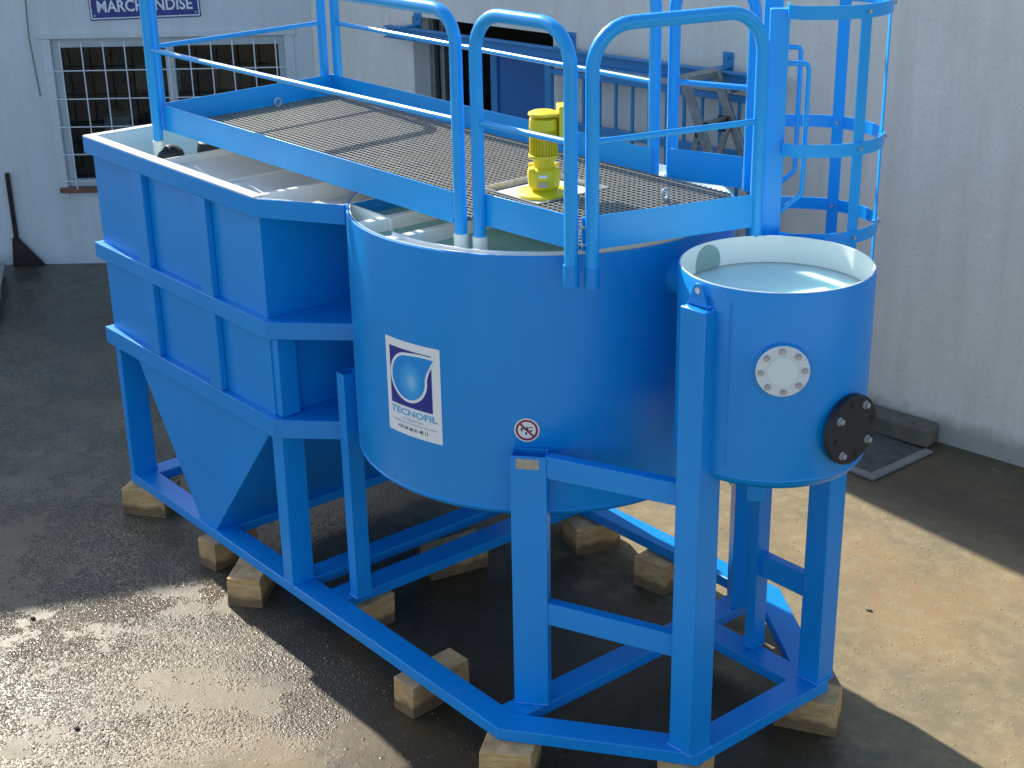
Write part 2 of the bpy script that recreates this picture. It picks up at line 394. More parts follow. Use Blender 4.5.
# window
wf = MB()
wbox(wf, wa, .27, 2.25, -.10, -.03, 1.90, 1.979); wbox(wf, wa, .27, 2.25, -.10, -.03, .701, .76)
wbox(wf, wa, .271, .33, -.10, -.03, .761, 1.899); wbox(wf, wa, 2.19, 2.249, -.10, -.03, .761, 1.899)
wbox(wf, wa, 1.225, 1.30, -.095, -.025, .761, 1.899)
win = wf.build('window', ALUPAINT, bld, bevel=.004)
for a, b in ((.332, 1.223), (1.302, 2.188)):
    p_ = MB(); wbox(p_, wa, a, b, -.075, -.065, .762, 1.898); p_.build('pane', GLASS, win, smooth=False)
gr = MB()
for k in range(11): gr.tube([wa(.36+.182*k, .05, .69), wa(.36+.182*k, .05, 1.955)], .0055, 8)
for z in (1.715, 1.475, 1.235, .995, .76): gr.tube([wa(.24, .038, z), wa(2.28, .038, z)], .005, 8)
gr.build('security_grille', ENAMW, win)
s_ = MB(); wbox(s_, wa, .20, 2.32, -.02, .045, .655, .70); s_.build('sill', BRICK, win, bevel=.006)
l_ = MB(); wbox(l_, wa, .17, 2.35, .001, .018, 1.98, 2.03); l_.build('lintel', WALLA, win, bevel=.004)
for ua, ub, zb_ in ((.19, .269, .60), (2.251, 2.33, .72)):
    pb = MB(); wbox(pb, wa, ua, ub, .001, .010, zb_, 1.979); pb.build('surround', WALLA, win, bevel=.004)
# seam in the render left of the window
sm = MB(); sm.tube([wa(.10,.004,2.99), wa(.115,.004,2.4), wa(.10,.004,1.98), wa(.13,.004,1.5)], .006, 6); sm.build('render_seam', CONCL, bld)
# doorway
df = MB()
wbox(df, wb, -4.789, -4.74, -.23, -.17, .02, 2.235); wbox(df, wb, -4.70, -4.655, -.26, -.20, .02, 2.235)
df.build('door_frame', ALU, bld, bevel=.004)
dl_ = MB(); wbox(dl_, wb, -4.05, -3.30, -.24, -.20, .02, 2.10)
dleaf = dl_.build('door', DOORBLUE, bld, bevel=.004)
ds = MB(); wbox(ds, wb, -4.12, -4.052, -.25, -.18, .02, 2.10); wbox(ds, wb, -3.55, -3.50, -.198, -.19, .03, 2.09); ds.build('door_stile', GATEBLUE, dleaf, bevel=.003)
# sliding gate track with brackets (fixed to the wall)
rl = MB()
rl.obox((wb(-3.1,.13,2.085)+wb(-3.1,.13,2.085))/2, tB*1.85, nB*.035, (0,0,.006))
rl.obox(wb(-3.1,.13,2.125), tB*1.85, nB*.006, (0,0,.034)); rl.obox(wb(-3.1,.13,2.165), tB*1.85, nB*.035, (0,0,.006))
trk = rl.build('gate_track', GATEBLUE, bld, bevel=.002)
for u in (-4.72, -3.12, -1.75):
    b = MB(); wbox(b, wb, u-.04, u+.04, .001, .012, 2.12, 2.27); wbox(b, wb, u-.035, u+.035, .013, .165, 2.172, 2.184)
    b.cyl(wb(u, .012, 2.235), wb(u, .03, 2.235), .014, 8); b.build('bracket', GATEBLUE, trk, bevel=.002)
# sliding gate
gate = thing('sliding_gate', wb(-2.35,.13,0), 'blue barred sliding gate parked in front of the white wall', 'gate')
g = MB()
wbox(g, wb, -3.25, -3.19, .11, .15, .06, 2.05); wbox(g, wb, -1.46, -1.40, .11, .15, .06, 2.05)
wbox(g, wb, -3.189, -1.461, .11, .15, 1.985, 2.025); wbox(g, wb, -3.189, -1.461, .11, .15, 1.61, 1.665); wbox(g, wb, -3.189, -1.461, .11, .15, .06, .14)
g.build('frame', GATEBLUE, gate, bevel=.003)
for k in range(11):
    u = -3.04 + .148*k
    b = MB(); wbox(b, wb, u-.009, u+.009, .121, .139, .141, 1.609); wbox(b, wb, u-.009, u+.009, .121, .139, 1.666, 1.984); b.build('bar', GATEBLUE, gate)
for u in (-3.0, -1.6):
    b = MB(); b.cyl(wb(u,.10,2.065), wb(u,.16,2.065), .022, 14); b.build('roller', ALU, gate)

# sign
sg = thing('enamel_sign', wa(1.10,0,2.15), 'navy enamel sign with white capital letters above the window', 'sign')
def signpt(u, z, off=.008):   # slightly tilted sign plate
    u0, z0 = .64, 2.125; a = R(1.2); du, dz = u, z
    return wa(u0 + du*math.cos(a) - dz*math.sin(a), off, z0 + du*math.sin(a) + dz*math.cos(a))
SW, SH = .93, .31
def plate(x0, x1, z0, z1, o0, o1):
    return MB().hexa([signpt(x0,z0,o1), signpt(x1,z0,o1), signpt(x1,z0,o0), signpt(x0,z0,o0)], [signpt(x0,z1,o1), signpt(x1,z1,o1), signpt(x1,z1,o0), signpt(x0,z1,o0)])
plate(0, SW, 0, SH, .002, .008).build('plate', ENAMEL, sg, bevel=.001)
bd = MB()
for q in ((.008, SW-.008, .010, .020), (.008, SW-.008, SH-.020, SH-.010), (.008,.018,.0205,SH-.0205), (SW-.018,SW-.008,.0205,SH-.0205)):
    h = plate(q[0], q[1], q[2], q[3], .0085, .0095); bd.add(h.v, h.f)
bd.build('border', ENAMW, sg, smooth=False)
tx = text_mb('MARCHANDISE', .118, 1.2)
wmax = max(v[0] for v in tx.v)-min(v[0] for v in tx.v); sx = (SW-.13)/wmax
tx.map(lambda v: signpt(SW/2 + v[0]*sx, .068 + v[1]*1.12, .0098)); tx.build('lettering', ENAMW, sg, smooth=False, recalc=False)
for x in (.04, SW-.04):
    sc_ = MB(); sc_.cyl(signpt(x,.04,.0085), signpt(x,.04,.014), .008, 8); sc_.build('screw', ZINC, sg)

# things seen through the window
def wroom(f, u0, u1, o0, o1, z0, z1, name, mat, label, cat, group=None, bevel=.004):
    m = MB(); wbox(m, f, u0, u1, o0, o1, z0, z1); return tag(m.build(name, mat, bevel=bevel), label, cat, group)
rack = thing('storage_rack', wa(1.2,-1.0,0), 'dark steel storage rack standing inside behind the grilled window', 'shelving')
for z in (.55, .95, 1.35, 1.75):
    m = MB(); wbox(m, wa, .0, 2.4, -1.25, -.75, z, z+.03); m.build('shelf', RUST, rack)
for u in (.0, 1.18, 2.36):
    for o in (-1.24, -.77):
        m = MB(); wbox(m, wa, u, u+.04, o, o+.04, .012, 1.95); m.build('post', RUST, rack)
CARD = m_simple('cardboard', (.30, .22, .13), .85, 0, .2, 8); PAPER = m_simple('white_carton', (.55, .57, .6), .7, 0, .15, 8)
TINB = m_simple('grey_crate', (.12, .16, .2), .6, 0, .2, 8)
BX = [(.75,1.02,1.38,.24,CARD,'brown cardboard box on the third shelf behind the left window pane'),(1.07,1.16,1.38,.18,PAPER,'small white carton on the third shelf beside the brown box'),
      (.42,.66,.98,.16,PAPER,'white carton on the second shelf behind the left window pane'),(.85,1.12,.98,.22,TINB,'dark grey crate on the second shelf left of the middle post'),
      (1.45,1.8,1.38,.2,CARD,'wide brown box on the third shelf behind the right window pane'),(1.9,2.2,.98,.25,PAPER,'white carton on the second shelf behind the right window pane'),
      (1.35,1.6,.98,.2,TINB,'grey crate on the second shelf right of the middle post')]
for u0, u1, z, h, mt, lb in BX:
    wroom(wa, u0, u1, -1.15, -.82, z+.003, z+h, 'crate' if mt is TINB else 'cardboard_box', mt, lb, 'crate' if mt is TINB else 'box', 'goods on the rack behind the window')

# concrete plinth block at the wall foot, drain cover
m = MB(); wbox(m, wb, -1.9, -.02, .004, .16, .001, .135)
tag(m.build('concrete_kerb', CONC, bevel=.02, seg=3), 'rough grey concrete block lying along the foot of the right wall', 'kerb')
dr = thing('drain_cover', (2.33, 3.80, 0), 'dark flush drain cover with a pale concrete border beside the right wall', 'drain cover')
fr_ = MB(); fr_.box(1.95,2.68,3.48,3.54,.002,.022); fr_.box(2.62,2.68,3.541,4.08,.002,.022); fr_.box(1.95,2.01,3.541,4.08,.002,.022)
fr_.build('border', CONCL, dr, bevel=.006)
MB().box(2.012,2.618,3.542,4.06,.002,.014).build('cover', m_simple('cast_iron_cover', (.10,.095,.085), .7, .1, .4, 14, .4, 50), dr, bevel=.003)
# rusty steel bracket against left wall
rb = MB()
rb.tube([wa(-.245,.03,.84), wa(-.245,.03,.22)], .022, 8)
rb.hexa([wa(-.30,.06,.001), wa(-.01,.06,.001), wa(-.01,.03,.001), wa(-.30,.03,.001)], [wa(-.275,.055,.26), wa(-.225,.055,.26), wa(-.225,.03,.26), wa(-.275,.03,.26)])
tag(rb.build('steel_bracket', RUST, bevel=.003), 'rusty dark steel post with a triangular foot leaning on the left wall', 'bracket')
# pallet at left edge
pal = thing('wooden_pallet', (-4.6,.5,0), 'greyed wooden pallet lying by the left wall at the photo edge', 'pallet')
o_ = Vector((-4.93,1.25,0)); e1 = Vector((.905,-.425,0)).normalized(); e2 = Vector((-.425,-.905,0)).normalized()
def pl(a, b, z): return o_ + e1*a + e2*b + Vector((0,0,z))
for k in range(7):
    b = .145*k; m = MB(); m.hexa([pl(0,b+.11,.10),pl(1.35,b+.11,.10),pl(1.35,b,.10),pl(0,b,.10)],[pl(0,b+.11,.122),pl(1.35,b+.11,.122),pl(1.35,b,.122),pl(0,b,.122)]); m.build('board', GREYWOOD, pal, bevel=.003)
for a in (0, .62, 1.25):
    m = MB(); m.hexa([pl(a,.98,.002),pl(a+.09,.98,.002),pl(a+.09,0.01,.002),pl(a,0.01,.002)],[pl(a,.98,.098),pl(a+.09,.98,.098),pl(a+.09,.01,.098),pl(a,.01,.098)]); m.build('bearer', GREYWOOD, pal, bevel=.003)

# folded aluminium ladder against right wall
lad = thing('folding_ladder', wb(-1.8,.2,0), 'weathered aluminium folding ladder leaning on the wall beside the gate', 'ladder')
def lp(u, off, z): return wb(u, off, z)
def rail_(p, q, w, d, name):
    p, q = Vector(p), Vector(q); t_ = (q-p).normalized(); c_ = (p+q)/2
    n_ = nB; s2 = t_.cross(n_).normalized()
    MB().obox(c_, t_*((q-p).length/2), s2*w, n_*d).build(name, ALU, lad, bevel=.004)
def lpt(p0, sl, off, z): return lp(p0[0] + sl*(p0[1]-z), off, z)
rail_(lpt((-1.72,2.15), .47, .50, 2.16), lpt((-1.72,2.15), .47, .50, .01), .030, .016, 'stile')
rail_(lpt((-1.69,2.17), .48, .22, 2.18), lpt((-1.69,2.17), .48, .22, .01), .030, .016, 'stile')
rail_(lpt((-1.62,1.865), -.25, .47, 1.90), lpt((-1.62,1.865), -.25, .47, .01), .022, .012, 'rear_leg')
rail_(lpt((-1.57,1.826), -.30, .25, 1.87), lpt((-1.57,1.826), -.30, .25, .01), .022, .012, 'rear_leg')
m = MB(); m.obox(lp(-1.72,.36,2.17), tB*.05, nB*.18, (0,0,.02)); m.build('top_cap', ALU, lad, bevel=.004)
for o_h in (.48, .24):
    p_ = lp(-1.60, o_h, 1.86); m = MB(); m.obox(p_, tB*.035, nB*.022, (0,0,.05)); m.build('hinge', BLACKP, lad, bevel=.003)
for k in range(7):
    z = 1.90 - .27*k; u = -1.705 + .475*(2.16-z)
    m = MB(); m.tube([lp(u,.49,z), lp(u,.23,z)], .014, 8); m.build('rung', ALU, lad)

# ------------------------------------------------------------------ THE MACHINE
U = thing('water_treatment_unit', (2.1,.9,.165), 'big blue painted steel water treatment unit standing on timber blocks', 'water tank')
ZB, ZT = .165, .222
W_ = 1.79; L_ = 3.4; L2 = 4.08; W2 = .5; W3 = 1.33
bw = .125
bf = MB()
def ring(pts, w):     # inward offset polygon for ccw pts
    out = []; n = len(pts)
    for i in range(n):
        p0, p1, p2 = Vector(pts[i-1]), Vector(pts[i]), Vector(pts[(i+1)%n])
        d1 = (p1-p0).normalized(); d2 = (p2-p1).normalized(); n1_ = Vector((-d1.y,d1.x)); n2_ = Vector((-d2.y,d2.x))
        b = (n1_+n2_).normalized(); out.append(p1 + b*(w/ b.dot(n1_)))
    return out
outer = [(0,0),(L_,0),(L2,W2),(L2,W3),(L_,W_),(0,W_)]
inner = ring(outer, bw)
def ringmesh(outer, inner, z0, z1):
    n = len(outer); vs = [(p[0],p[1],z) for z in (z0,z1) for p in list(outer)+list(inner)]
    fs = []
    for i in range(n):
        j = (i+1)%n
        fs += [(i,j,2*n+j,2*n+i), (n+j,n+i,3*n+i,3*n+j), (2*n+i,2*n+j,3*n+j,3*n+i), (i,n+i,n+j,j)]
    return MB().add(vs, fs)
ringmesh(outer, inner, ZB, ZT).build('base_frame', BLUE, U, bevel=.004)
def cross(x0, x1, y0, y1, dz=.003):
    MB().box(x0,x1,y0,y1,ZB+dz,ZT-dz).build('base_crossbeam', BLUE, U, bevel=.003)
cross(.86,1.02,bw-.002,W_-bw+.002); cross(1.66,1.785,bw-.002,W_-bw+.002); cross(1.93,2.07,bw-.002,W_-bw+.002)
cross(3.27,3.395,bw-.002,W_-bw+.002); cross(3.394,L2-bw+.002,1.20,1.325)
def leg(x0,x1,y0,y1,z1,z0=None, hollow=False, label=None):
    z0 = ZT-.002 if z0 is None else z0
    o = MB().box(x0,x1,y0,y1,z0,z1).build('support_leg', BLUE, U, bevel=.005)
    if label: o['label'] = label
    return o
leg(0,.052,.004,.15,1.06); leg(0,.052,W_-.15,W_-.004,1.06)
leg(1.69,1.78,.004,.13,1.06); leg(1.69,1.78,W_-.13,W_-.004,1.06)
leg(1.70,1.78,.020,.125,1.56,1.125)
# narrow open-topped post beside the round tank
for ya, yb_ in ((.17,.255),(W_-.255,W_-.17)):
    mb = MB(); o4 = [(2.045,ya),(2.105,ya),(2.105,yb_),(2.045,yb_)]; i4 = ring(o4,.005)
    r_ = ringmesh(o4, i4, ZT-.002, 1.40 if ya < 1 else 1.2); r_.build('support_leg', BLUE, U)
# legs under the round tank, turned along the chamfer
pB = Vector((3.295,.179)); pB2 = Vector((3.409,.275)); dB = (pB2-pB).normalized(); nBd = Vector((-dB.y,dB.x))
for sgn in (0, 1):
    pl4 = [pB, pB2, pB2+nBd*.09, pB+nBd*.09]
    if sgn: pl4 = [Vector((p.x+.02, W_-p.y+.025)) for p in reversed(pl4)]
    i4 = ring([tuple(p) for p in pl4], .008)
    ringmesh([tuple(p) for p in pl4], i4, ZT-.002, 1.396).build('support_leg', BLUE, U, bevel=.002)
# legs of outlet tank
leg(3.945,4.070,.468,.585,2.135, label='tallest leg, with a lifting eye plate at its top')
leg(3.958,4.070,1.262,1.370,2.10)
leg(3.64,3.695,1.262,1.345,1.62)
# braces
def brace(p, q, z0, z1, w=.05):
    MB().beam(p, q, w, z0, z1).build('brace', BLUE, U, bevel=.004)
q0 = Vector((3.40,.275)); q1 = Vector((3.946,.500)); off = Vector((-.009,.024))
brace(q0+off, q1+off, 1.30, 1.398); brace(q0+off, q1+off, .618, .722)
brace((3.40,W_-.299), (3.946,W_-.50), 1.30, 1.398)
brace((3.69,1.31), (3.95,1.31), .600, .710, .045); 

# --- settling tank (rectangular, hopper bottom)
zr, zm, zl = 2.209, 1.617, 1.123
BX0, BX1 = .005, 1.73
body_out = [(BX0,.012),(BX1,.012),(BX1,W_-.012),(BX0,W_-.012)]
body_in = ring(body_out, .012)
st = ringmesh(body_out, body_in, zl-.07, zr-.01).build('settling_tank', BLUE, U, bevel=.002)
def flange(z, h, out, lipw=.055, name='flange', top=None):
    o_ = ring(out, -.038); i_ = ring(out, -.0005)
    return ringmesh(o_, i_, z-h, z).build(name, BLUE, st, bevel=.003)
for z, h in ((zm,.085),(zl,.095)):
    for s_ in (0,1):
        pg = [(1.768,-.0255),(2.085,.294),(2.085,.50),(1.7685,.50)]
        if s_: pg = [(x,W_-y) for x,y in reversed(pg)]
        MB().prism(pg, z-h, z).build('flange', BLUE, st, bevel=.003)
fl_out = [(BX0,.012),(BX1,.012),(2.00,.27),(2.00,1.52),(BX1,W_-.012),(BX0,W_-.012)]
flange(zm, .085, body_out); flange(zl, .095, body_out)
# top rim: blue upstand and white lip, sun glare painted in as its white; at the chamfer it reaches over to the round tank
rim_out = [(-.015,-.028),(1.752,-.028),(2.14,.205),(2.14,W_-.205),(1.752,W_+.028),(-.015,W_+.028)]
rim_in = ring(rim_out, .05)
ringmesh(rim_out, ring(rim_out,.006), zr-.092, zr-.004).build('rim', BLUE, st, bevel=.002)
lip = MB(); lip.box(-.013,1.754,-.026,.026,zr-.0035,zr+.004); lip.box(-.013,.035,.0265,W_-.0265,zr-.0035,zr+.004); lip.box(-.013,1.754,W_-.026,W_+.026,zr-.0035,zr+.004)
lip.build('rim_glare_lip', WHITELINE, st, bevel=.002)
for s_ in (0,1):
    pg = [(BX1+.001,-.020),(1.752,-.0205),(2.135,.211),(2.02,.50),(BX1+.001,.50)]
    if s_: pg = [(x,W_-y) for x,y in reversed(pg)]
    MB().prism(pg, zr-.091, zr-.078).build('channel_floor', WHITELINE, st)
for x in (.51, 1.165):
    MB().box(x,x+.115,-.024,.0115,zl+.002,zr-.094).build('stiffener', BLUE, st, bevel=.004)
    MB().box(x,x+.115,-.0245,.0115,zm+.001,zm+.002)
MB().box(-.025,.0045,.5,.6,zl+.002,zr-.094).build('stiffener', BLUE, st, bevel=.004)
MB().box(-.025,.0045,1.15,1.25,zl+.002,zr-.094).build('stiffener', BLUE, st, bevel=.004)
lin_o = ring(body_out, .0135); lin_i = ring(body_out, .03)
ringmesh([tuple(p) for p in lin_o], lin_i, 1.15, zr-.004).build('inner_lining', WHITELINE, st)
MB().box(BX1-.016,BX1+.003,.03,W_-.03,2.12,zr-.003).build('weir_plate', WHITELINE, st)
ci = ring(rim_out, .007); cj = ring(rim_out, .013)
ringmesh([tuple(p) for p in ci], cj, zr-.077, zr-.002).build('rim_lining', WHITELINE, st)
for xa, za, xb, zb_ in ((.714,2.150,1.218,2.095),(1.234,2.150,1.53,2.118)):
    MB().hexa([(xa,.045,za-.008),(xb,.045,zb_-.008),(xb,W_-.045,zb_-.008),(xa,W_-.045,za-.008)], [(xa,.045,za),(xb,.045,zb_),(xb,W_-.045,zb_),(xa,W_-.045,za)]).build('sloping_plate', WHITELINE, st)
for x, zt_ in ((.70, zr-.02), (1.22, zr-.045)):
    MB().box(x, x+.012, .045, W_-.045, 1.16, zt_).build('partition', WHITELINE, st, bevel=.002)
for x, y in ((.405,.262), (.375,.525)):
    e = MB(); e.tube([(x,y,1.5),(x,y,2.11)], .066, 20); e.lathe((x,y), [(.066,2.07),(.078,2.08),(.078,2.120),(.068,2.154),(.040,2.176),(.001,2.183)], 24)
    e.build('standpipe', BLACKP, st)
MB().tube([(.405,.262,2.065),(.375,.525,2.065)], .012, 10).build('pipe_link', BLACKP, st)
# hopper: a V trough along Y
hp = MB()
z0h, z1h = .20, zl-.07
a = [(.235,.010,z1h),(1.70,.010,z1h),(1.70,W_-.012,z1h),(.235,W_-.012,z1h)]
b = [(.83,.016,z0h),(.97,.016,z0h),(.97,W_-.3,z0h),(.83,W_-.3,z0h)]
hp.add(b + a, [(3,2,1,0),(0,1,5,4),(1,2,6,5),(2,3,7,6),(3,0,4,7),(4,5,6,7)])
hp.build('hopper', BLUE, U, bevel=.003)
MB().box(BX0+.02,BX1-.02,.035,W_-.04,zl-.068,zl-.06).build('tank_floor', BLUE, st)

# --- round reaction tank
RC = (2.672,.894); RR = .858
prof = [(.0005,.985),(.30,.995),(.60,1.02),(.76,1.050),(.82,1.068),(.848,1.088),(.858,1.115),(.858,2.205),(.854,2.209),(.849,2.209),(.846,2.205),(.846,1.12),(.0005,1.04)]
rt_ = MB(); rt_.lathe(RC, prof, 160); rt = rt_.build('round_tank', BLUE, U, angle=40)
wd = MB(); wd.lathe(RC, [(.8578,1.100),(.861,1.104),(.861,1.110),(.8578,1.114)], 128); wd.build('weld_seam', BLUE, rt)
ln = MB(); ln.lathe(RC, [(.8455,2.2085),(.841,2.2085),(.840,1.3),(.02,1.28)], 128); ln.build('inner_lining', WHITELINE, rt)
la = MB(); lp_ = [(.8395,2.190),(.772,2.190),(.772,2.202),(.764,2.202),(.764,2.05),(.8395,2.05)]; na = 48; vs = []
for k in range(na+1):
    a_ = R(-94 + 130*k/na); vs += [(RC[0]+r_*math.cos(a_), RC[1]+r_*math.sin(a_), z) for r_, z in lp_]
la.add(vs, [(k*6+j, (k+1)*6+j, (k+1)*6+(j+1)%6, k*6+(j+1)%6) for k in range(na) for j in range(6)] + [tuple(range(6)), tuple(na*6+j for j in range(5,-1,-1))])
la.build('launder_channel', WHITELINE, rt)
for x in (2.405, 2.68):
    h = math.sqrt(.835**2 - (x-RC[0])**2)
    MB().box(x-.022,x+.022,RC[1]-h,RC[1]+h,2.10,2.200).build('launder_crossbar', WHITELINE, rt, bevel=.003)
MB().box(2.135,2.45,.236,.252,2.0,2.203).build('baffle', WHITELINE, rt, bevel=.002)
# perforated inlet plate
t = NT('perforated_white_plate')
dots = t.ramp(t.vor(70, rnd=0, vec=t.mp((1,1,0))), [(.24, 1), (.30, 0)])
PERF = t.set(base_color=t.mix(dots, (.70,.72,.68), (.10,.12,.10)), roughness=.4)
MB().prism([(1.90,.155),(2.12,.245),(2.12,.50),(1.90,.42)], 2.172, 2.177).build('perforated_plate', PERF, st)

# waters (settled, calm)
wt = MB().add([(.04,.045,1.97),(.698,.045,1.97),(.698,W_-.045,1.97),(.04,W_-.045,1.97)], [(0,1,2,3)])
tag(wt.build('water', WATER, recalc=False, smooth=False), kind='structure')
wt = MB().add([(1.535,.045,2.135),(BX1-.018,.045,2.135),(BX1-.018,W_-.045,2.135),(1.535,W_-.045,2.135)], [(0,1,2,3)])
tag(wt.build('water', WATER, recalc=False, smooth=False), kind='structure')
wt = MB().disc(RC, .8385, 2.145); tag(wt.build('water', WATER, recalc=False, smooth=False), kind='structure')

# --- outlet tank (small)
SC = (4.032,.894); SR = .369
ot_ = MB(); ot_.lathe(SC, [(.0005,1.420),(.20,1.425),(.30,1.437),(.345,1.453),(.364,1.475),(.369,1.500),(.369,2.222),(.3665,2.226),(.363,2.226),(.3605,2.222),(.3605,1.53),(.0005,1.5)], 112)
ot = ot_.build('outlet_tank', BLUE, U, angle=40)
wd = MB(); wd.lathe(SC, [(.3688,1.485),(.3715,1.489),(.3715,1.493),(.3688,1.497)], 112); wd.build('weld_seam', BLUE, ot)
ln = MB(); ln.lathe(SC, [(.3635,2.2262),(.3625,2.2285),(.359,2.2285),(.3575,2.222),(.3575,1.75),(.01,1.74)], 112); ln.build('inner_lining', WHITELINE, ot)
inl = MB(); inl.cyl((SC[0]-.352,SC[1],2.150), (SC[0]-.30,SC[1],2.150), .072, 28)
io = MB(); io.tube([(SC[0]-.357,SC[1],2.148),(SC[0]-.349,SC[1],2.148)], .070, 28); io.build('inlet_opening', m_simple('shaded_pipe_bore',(.28,.40,.38),.5,0,.1,8), ot)
io = MB(); io.tube([(3.45,SC[1],2.06),(3.667,SC[1],2.06)], .08, 24); io.build('connecting_pipe', BLUE, U)
wt = MB(); wt.cyl((SC[0],SC[1],1.76),(SC[0],SC[1],2.120), .3568, 96); tag(wt.build('water', WATERS), kind='structure')
def radial(c, ang, rad, z): return Vector((c[0]+rad*math.cos(ang), c[1]+rad*math.sin(ang), z))
# sight glass
ag = R(-44); dr_ = Vector((math.cos(ag), math.sin(ag), 0)); tg = Vector((-dr_.y, dr_.x, 0)); up = Vector((0,0,1)); pc = radial(SC, ag, 0, 1.942)
m = MB(); m.cyl(pc+dr_*.355, pc+dr_*.378, .102, 40); ring_o = m.build('sight_glass', BLUE, U, bevel=.002)
m = MB(); m.cyl(pc+dr_*.3783, pc+dr_*.3838, .094, 40); m.build('gasket', BLACKP, ring_o)
m = MB(); m.cyl(pc+dr_*.3845, pc+dr_*.398, .0975, 48); gl_ = m.build('cover_disc', SIGHT, ring_o, bevel=.003)
m = MB(); m.cyl(pc+dr_*.3983, pc+dr_*.4003, .056, 40); m.build('viewing_pane', m_simple('milky_pane',(.68,.80,.80),.08,0,.04,6), ring_o, bevel=.001)
for k in range(8):
    a_ = R(90+45*k+4); q = pc+dr_*.398+tg*(.079*math.cos(a_))+up*(.079*math.sin(a_))
    m = MB(); m.cyl(q, q+dr_*.003, .0125, 14); m.cyl(q+dr_*.003, q+dr_*.012, .0085, 6); m.build('bolt', ZINC, ring_o)
# blind flange on outlet nozzle
fc = Vector((0,.897,1.670))
m = MB(); m.cyl((SC[0]+.33,.897,1.67), (4.405,.897,1.67), .105, 40); nz = m.build('outlet_nozzle', BLUE, U)
m = MB(); m.cyl((4.405,.897,1.67), (4.435,.897,1.67), .136, 48); nf = m.build('blind_flange', BLACKP, nz, bevel=.003)
for k in range(8):
    a_ = R(55+45*k); q = Vector((4.435, .897+.105*math.cos(a_), 1.67+.105*math.sin(a_)))
    m = MB()
    if k % 2 == 0: m.cyl(q, q+Vector((.004,0,0)), .016, 16); m.cyl(q+Vector((.004,0,0)), q+Vector((.018,0,0)), .0115, 6); m.build('bolt', ZINC, nz)
    else: m.cyl(q, q+Vector((.0008,0,0)), .012, 14); m.build('bolt_hole', DARK, nz)
# lifting eye plate at the top of the tall leg
lg = MB(); n_ = 14
prof2 = [(-.05,0),(.05,0)] + [(.027*math.cos(a_), .062+.027*math.sin(a_)) for a_ in [math.pi*k/8 for k in range(9)]]
hole = [(.011*math.cos(2*math.pi*k/12), .062+.011*math.sin(2*math.pi*k/12)) for k in range(12)]
pcx, pcy = 4.0, .500
lg.add([(pcx+x, pcy, 2.136+z) for x, z in prof2] + [(pcx+x, pcy+.014, 2.136+z) for x, z in prof2],
       [tuple(range(len(prof2)-1,-1,-1)), tuple(range(len(prof2),2*len(prof2)))] + [(i,(i+1)%len(prof2),len(prof2)+(i+1)%len(prof2),len(prof2)+i) for i in range(len(prof2))])
le = lg.build('lifting_eye', BLUE, U, bevel=.002)
m = MB(); m.cyl((pcx,pcy-.0015,2.198),(pcx,pcy-.0005,2.198),.012,16); m.build('eye_hole', ENAMW, le)
m = MB(); m.box(3.95,4.05,.50,.585,2.1355,2.143); m.build('cap_plate', BLUE, le, bevel=.002)
m = MB(); m.tube([(3.955+.02*math.cos(R(20*k)), 1.30, 2.14+.03+.028*math.sin(R(20*k))) for k in range(10)], .007, 8); m.build('lifting_eye', BLUE, U)
for q in ((3.93,.70),(4.10,.62)):
    m = MB(); m.cyl((q[0],q[1],1.415),(q[0],q[1],1.45),.012,8); m.build('drain_bolt', ZINC, ot)

# --- walkway
ZD, ZK = 2.264, 2.395
dk = [(.366,.251),(2.87,.262),(2.90,.335),(3.503,.371),(3.723,1.098),(3.34,1.385),(.29,1.378)]
def inside(x, y, poly):
    c_ = False; n = len(poly)
    for i in range(n):
        x1,y1 = poly[i]; x2,y2 = poly[(i+1)%n]
        if (y1>y)!=(y2>y) and x < (x2-x1)*(y-y1)/(y2-y1)+x1: c_ = not c_
    return c_
def clip(poly, axis, val):
    xs = []
    n = len(poly)
    for i in range(n):
        p, q = poly[i], poly[(i+1)%n]
        if (p[axis]-val)*(q[axis]-val) < 0:
            f_ = (val-p[axis])/(q[axis]-p[axis]); xs.append(p[1-axis]+f_*(q[1-axis]-p[1-axis]))
    return (min(xs), max(xs)) if len(xs) >= 2 else None
MX, MY = 2.782, .818
hx0,hx1,hy0,hy1 = 2.545,2.94,.645,1.06          # opening for the agitator plate
gt = MB(); x = .36
while x < 3.72:
    r_ = clip(dk, 0, x)
    if r_:
        segs = [r_] if not (hx0 < x < hx1) else [(r_[0],hy0),(hy1,r_[1])]
        for a_, b_ in segs:
            if b_-a_ > .01: gt.box(x-.0023,x+.0023,a_+.004,b_-.004,ZD-.002,ZD+.0185)
    x += .0303
y = .27
while y < 1.38:
    r_ = clip(dk, 1, y)
    if r_:
        segs = [r_] if not (hy0 < y < hy1) else [(r_[0],hx0),(hx1,r_[1])]
        for a_, b_ in segs: gt.box(a_+.004,b_-.004,y-.0032,y+.0032,ZD+.002,ZD+.020)
    y += .0303
GRATE = m_simple('grey_grating', (.29, .285, .255), .5, .25, .2, 30)
wk = gt.build('walkway_grating', GRATE, U, smooth=False)
fr2 = ringmesh([(hx0,hy0),(hx1,hy0),(hx1,hy1),(hx0,hy1)], [(hx0+.012,hy0+.012),(hx1-.012,hy0+.012),(hx1-.012,hy1-.012),(hx0+.012,hy1-.012)], ZD-.004, ZD+.023); fr2.build('opening_frame', GALV, wk)
MB().box(2.60,2.925,.665,1.03,ZD-.004,ZD+.004).build('agitator_plate', WHITELINE, wk, bevel=.002)
sp_ = MB(); sp_.beam((.37,.60),(3.30,.60),.05,ZD-.02,ZD-.003); sp_.beam((.30,1.20),(3.3,1.20),.05,ZD-.02,ZD-.003)
sp_.build('support_beam', GALV, wk, bevel=.003)
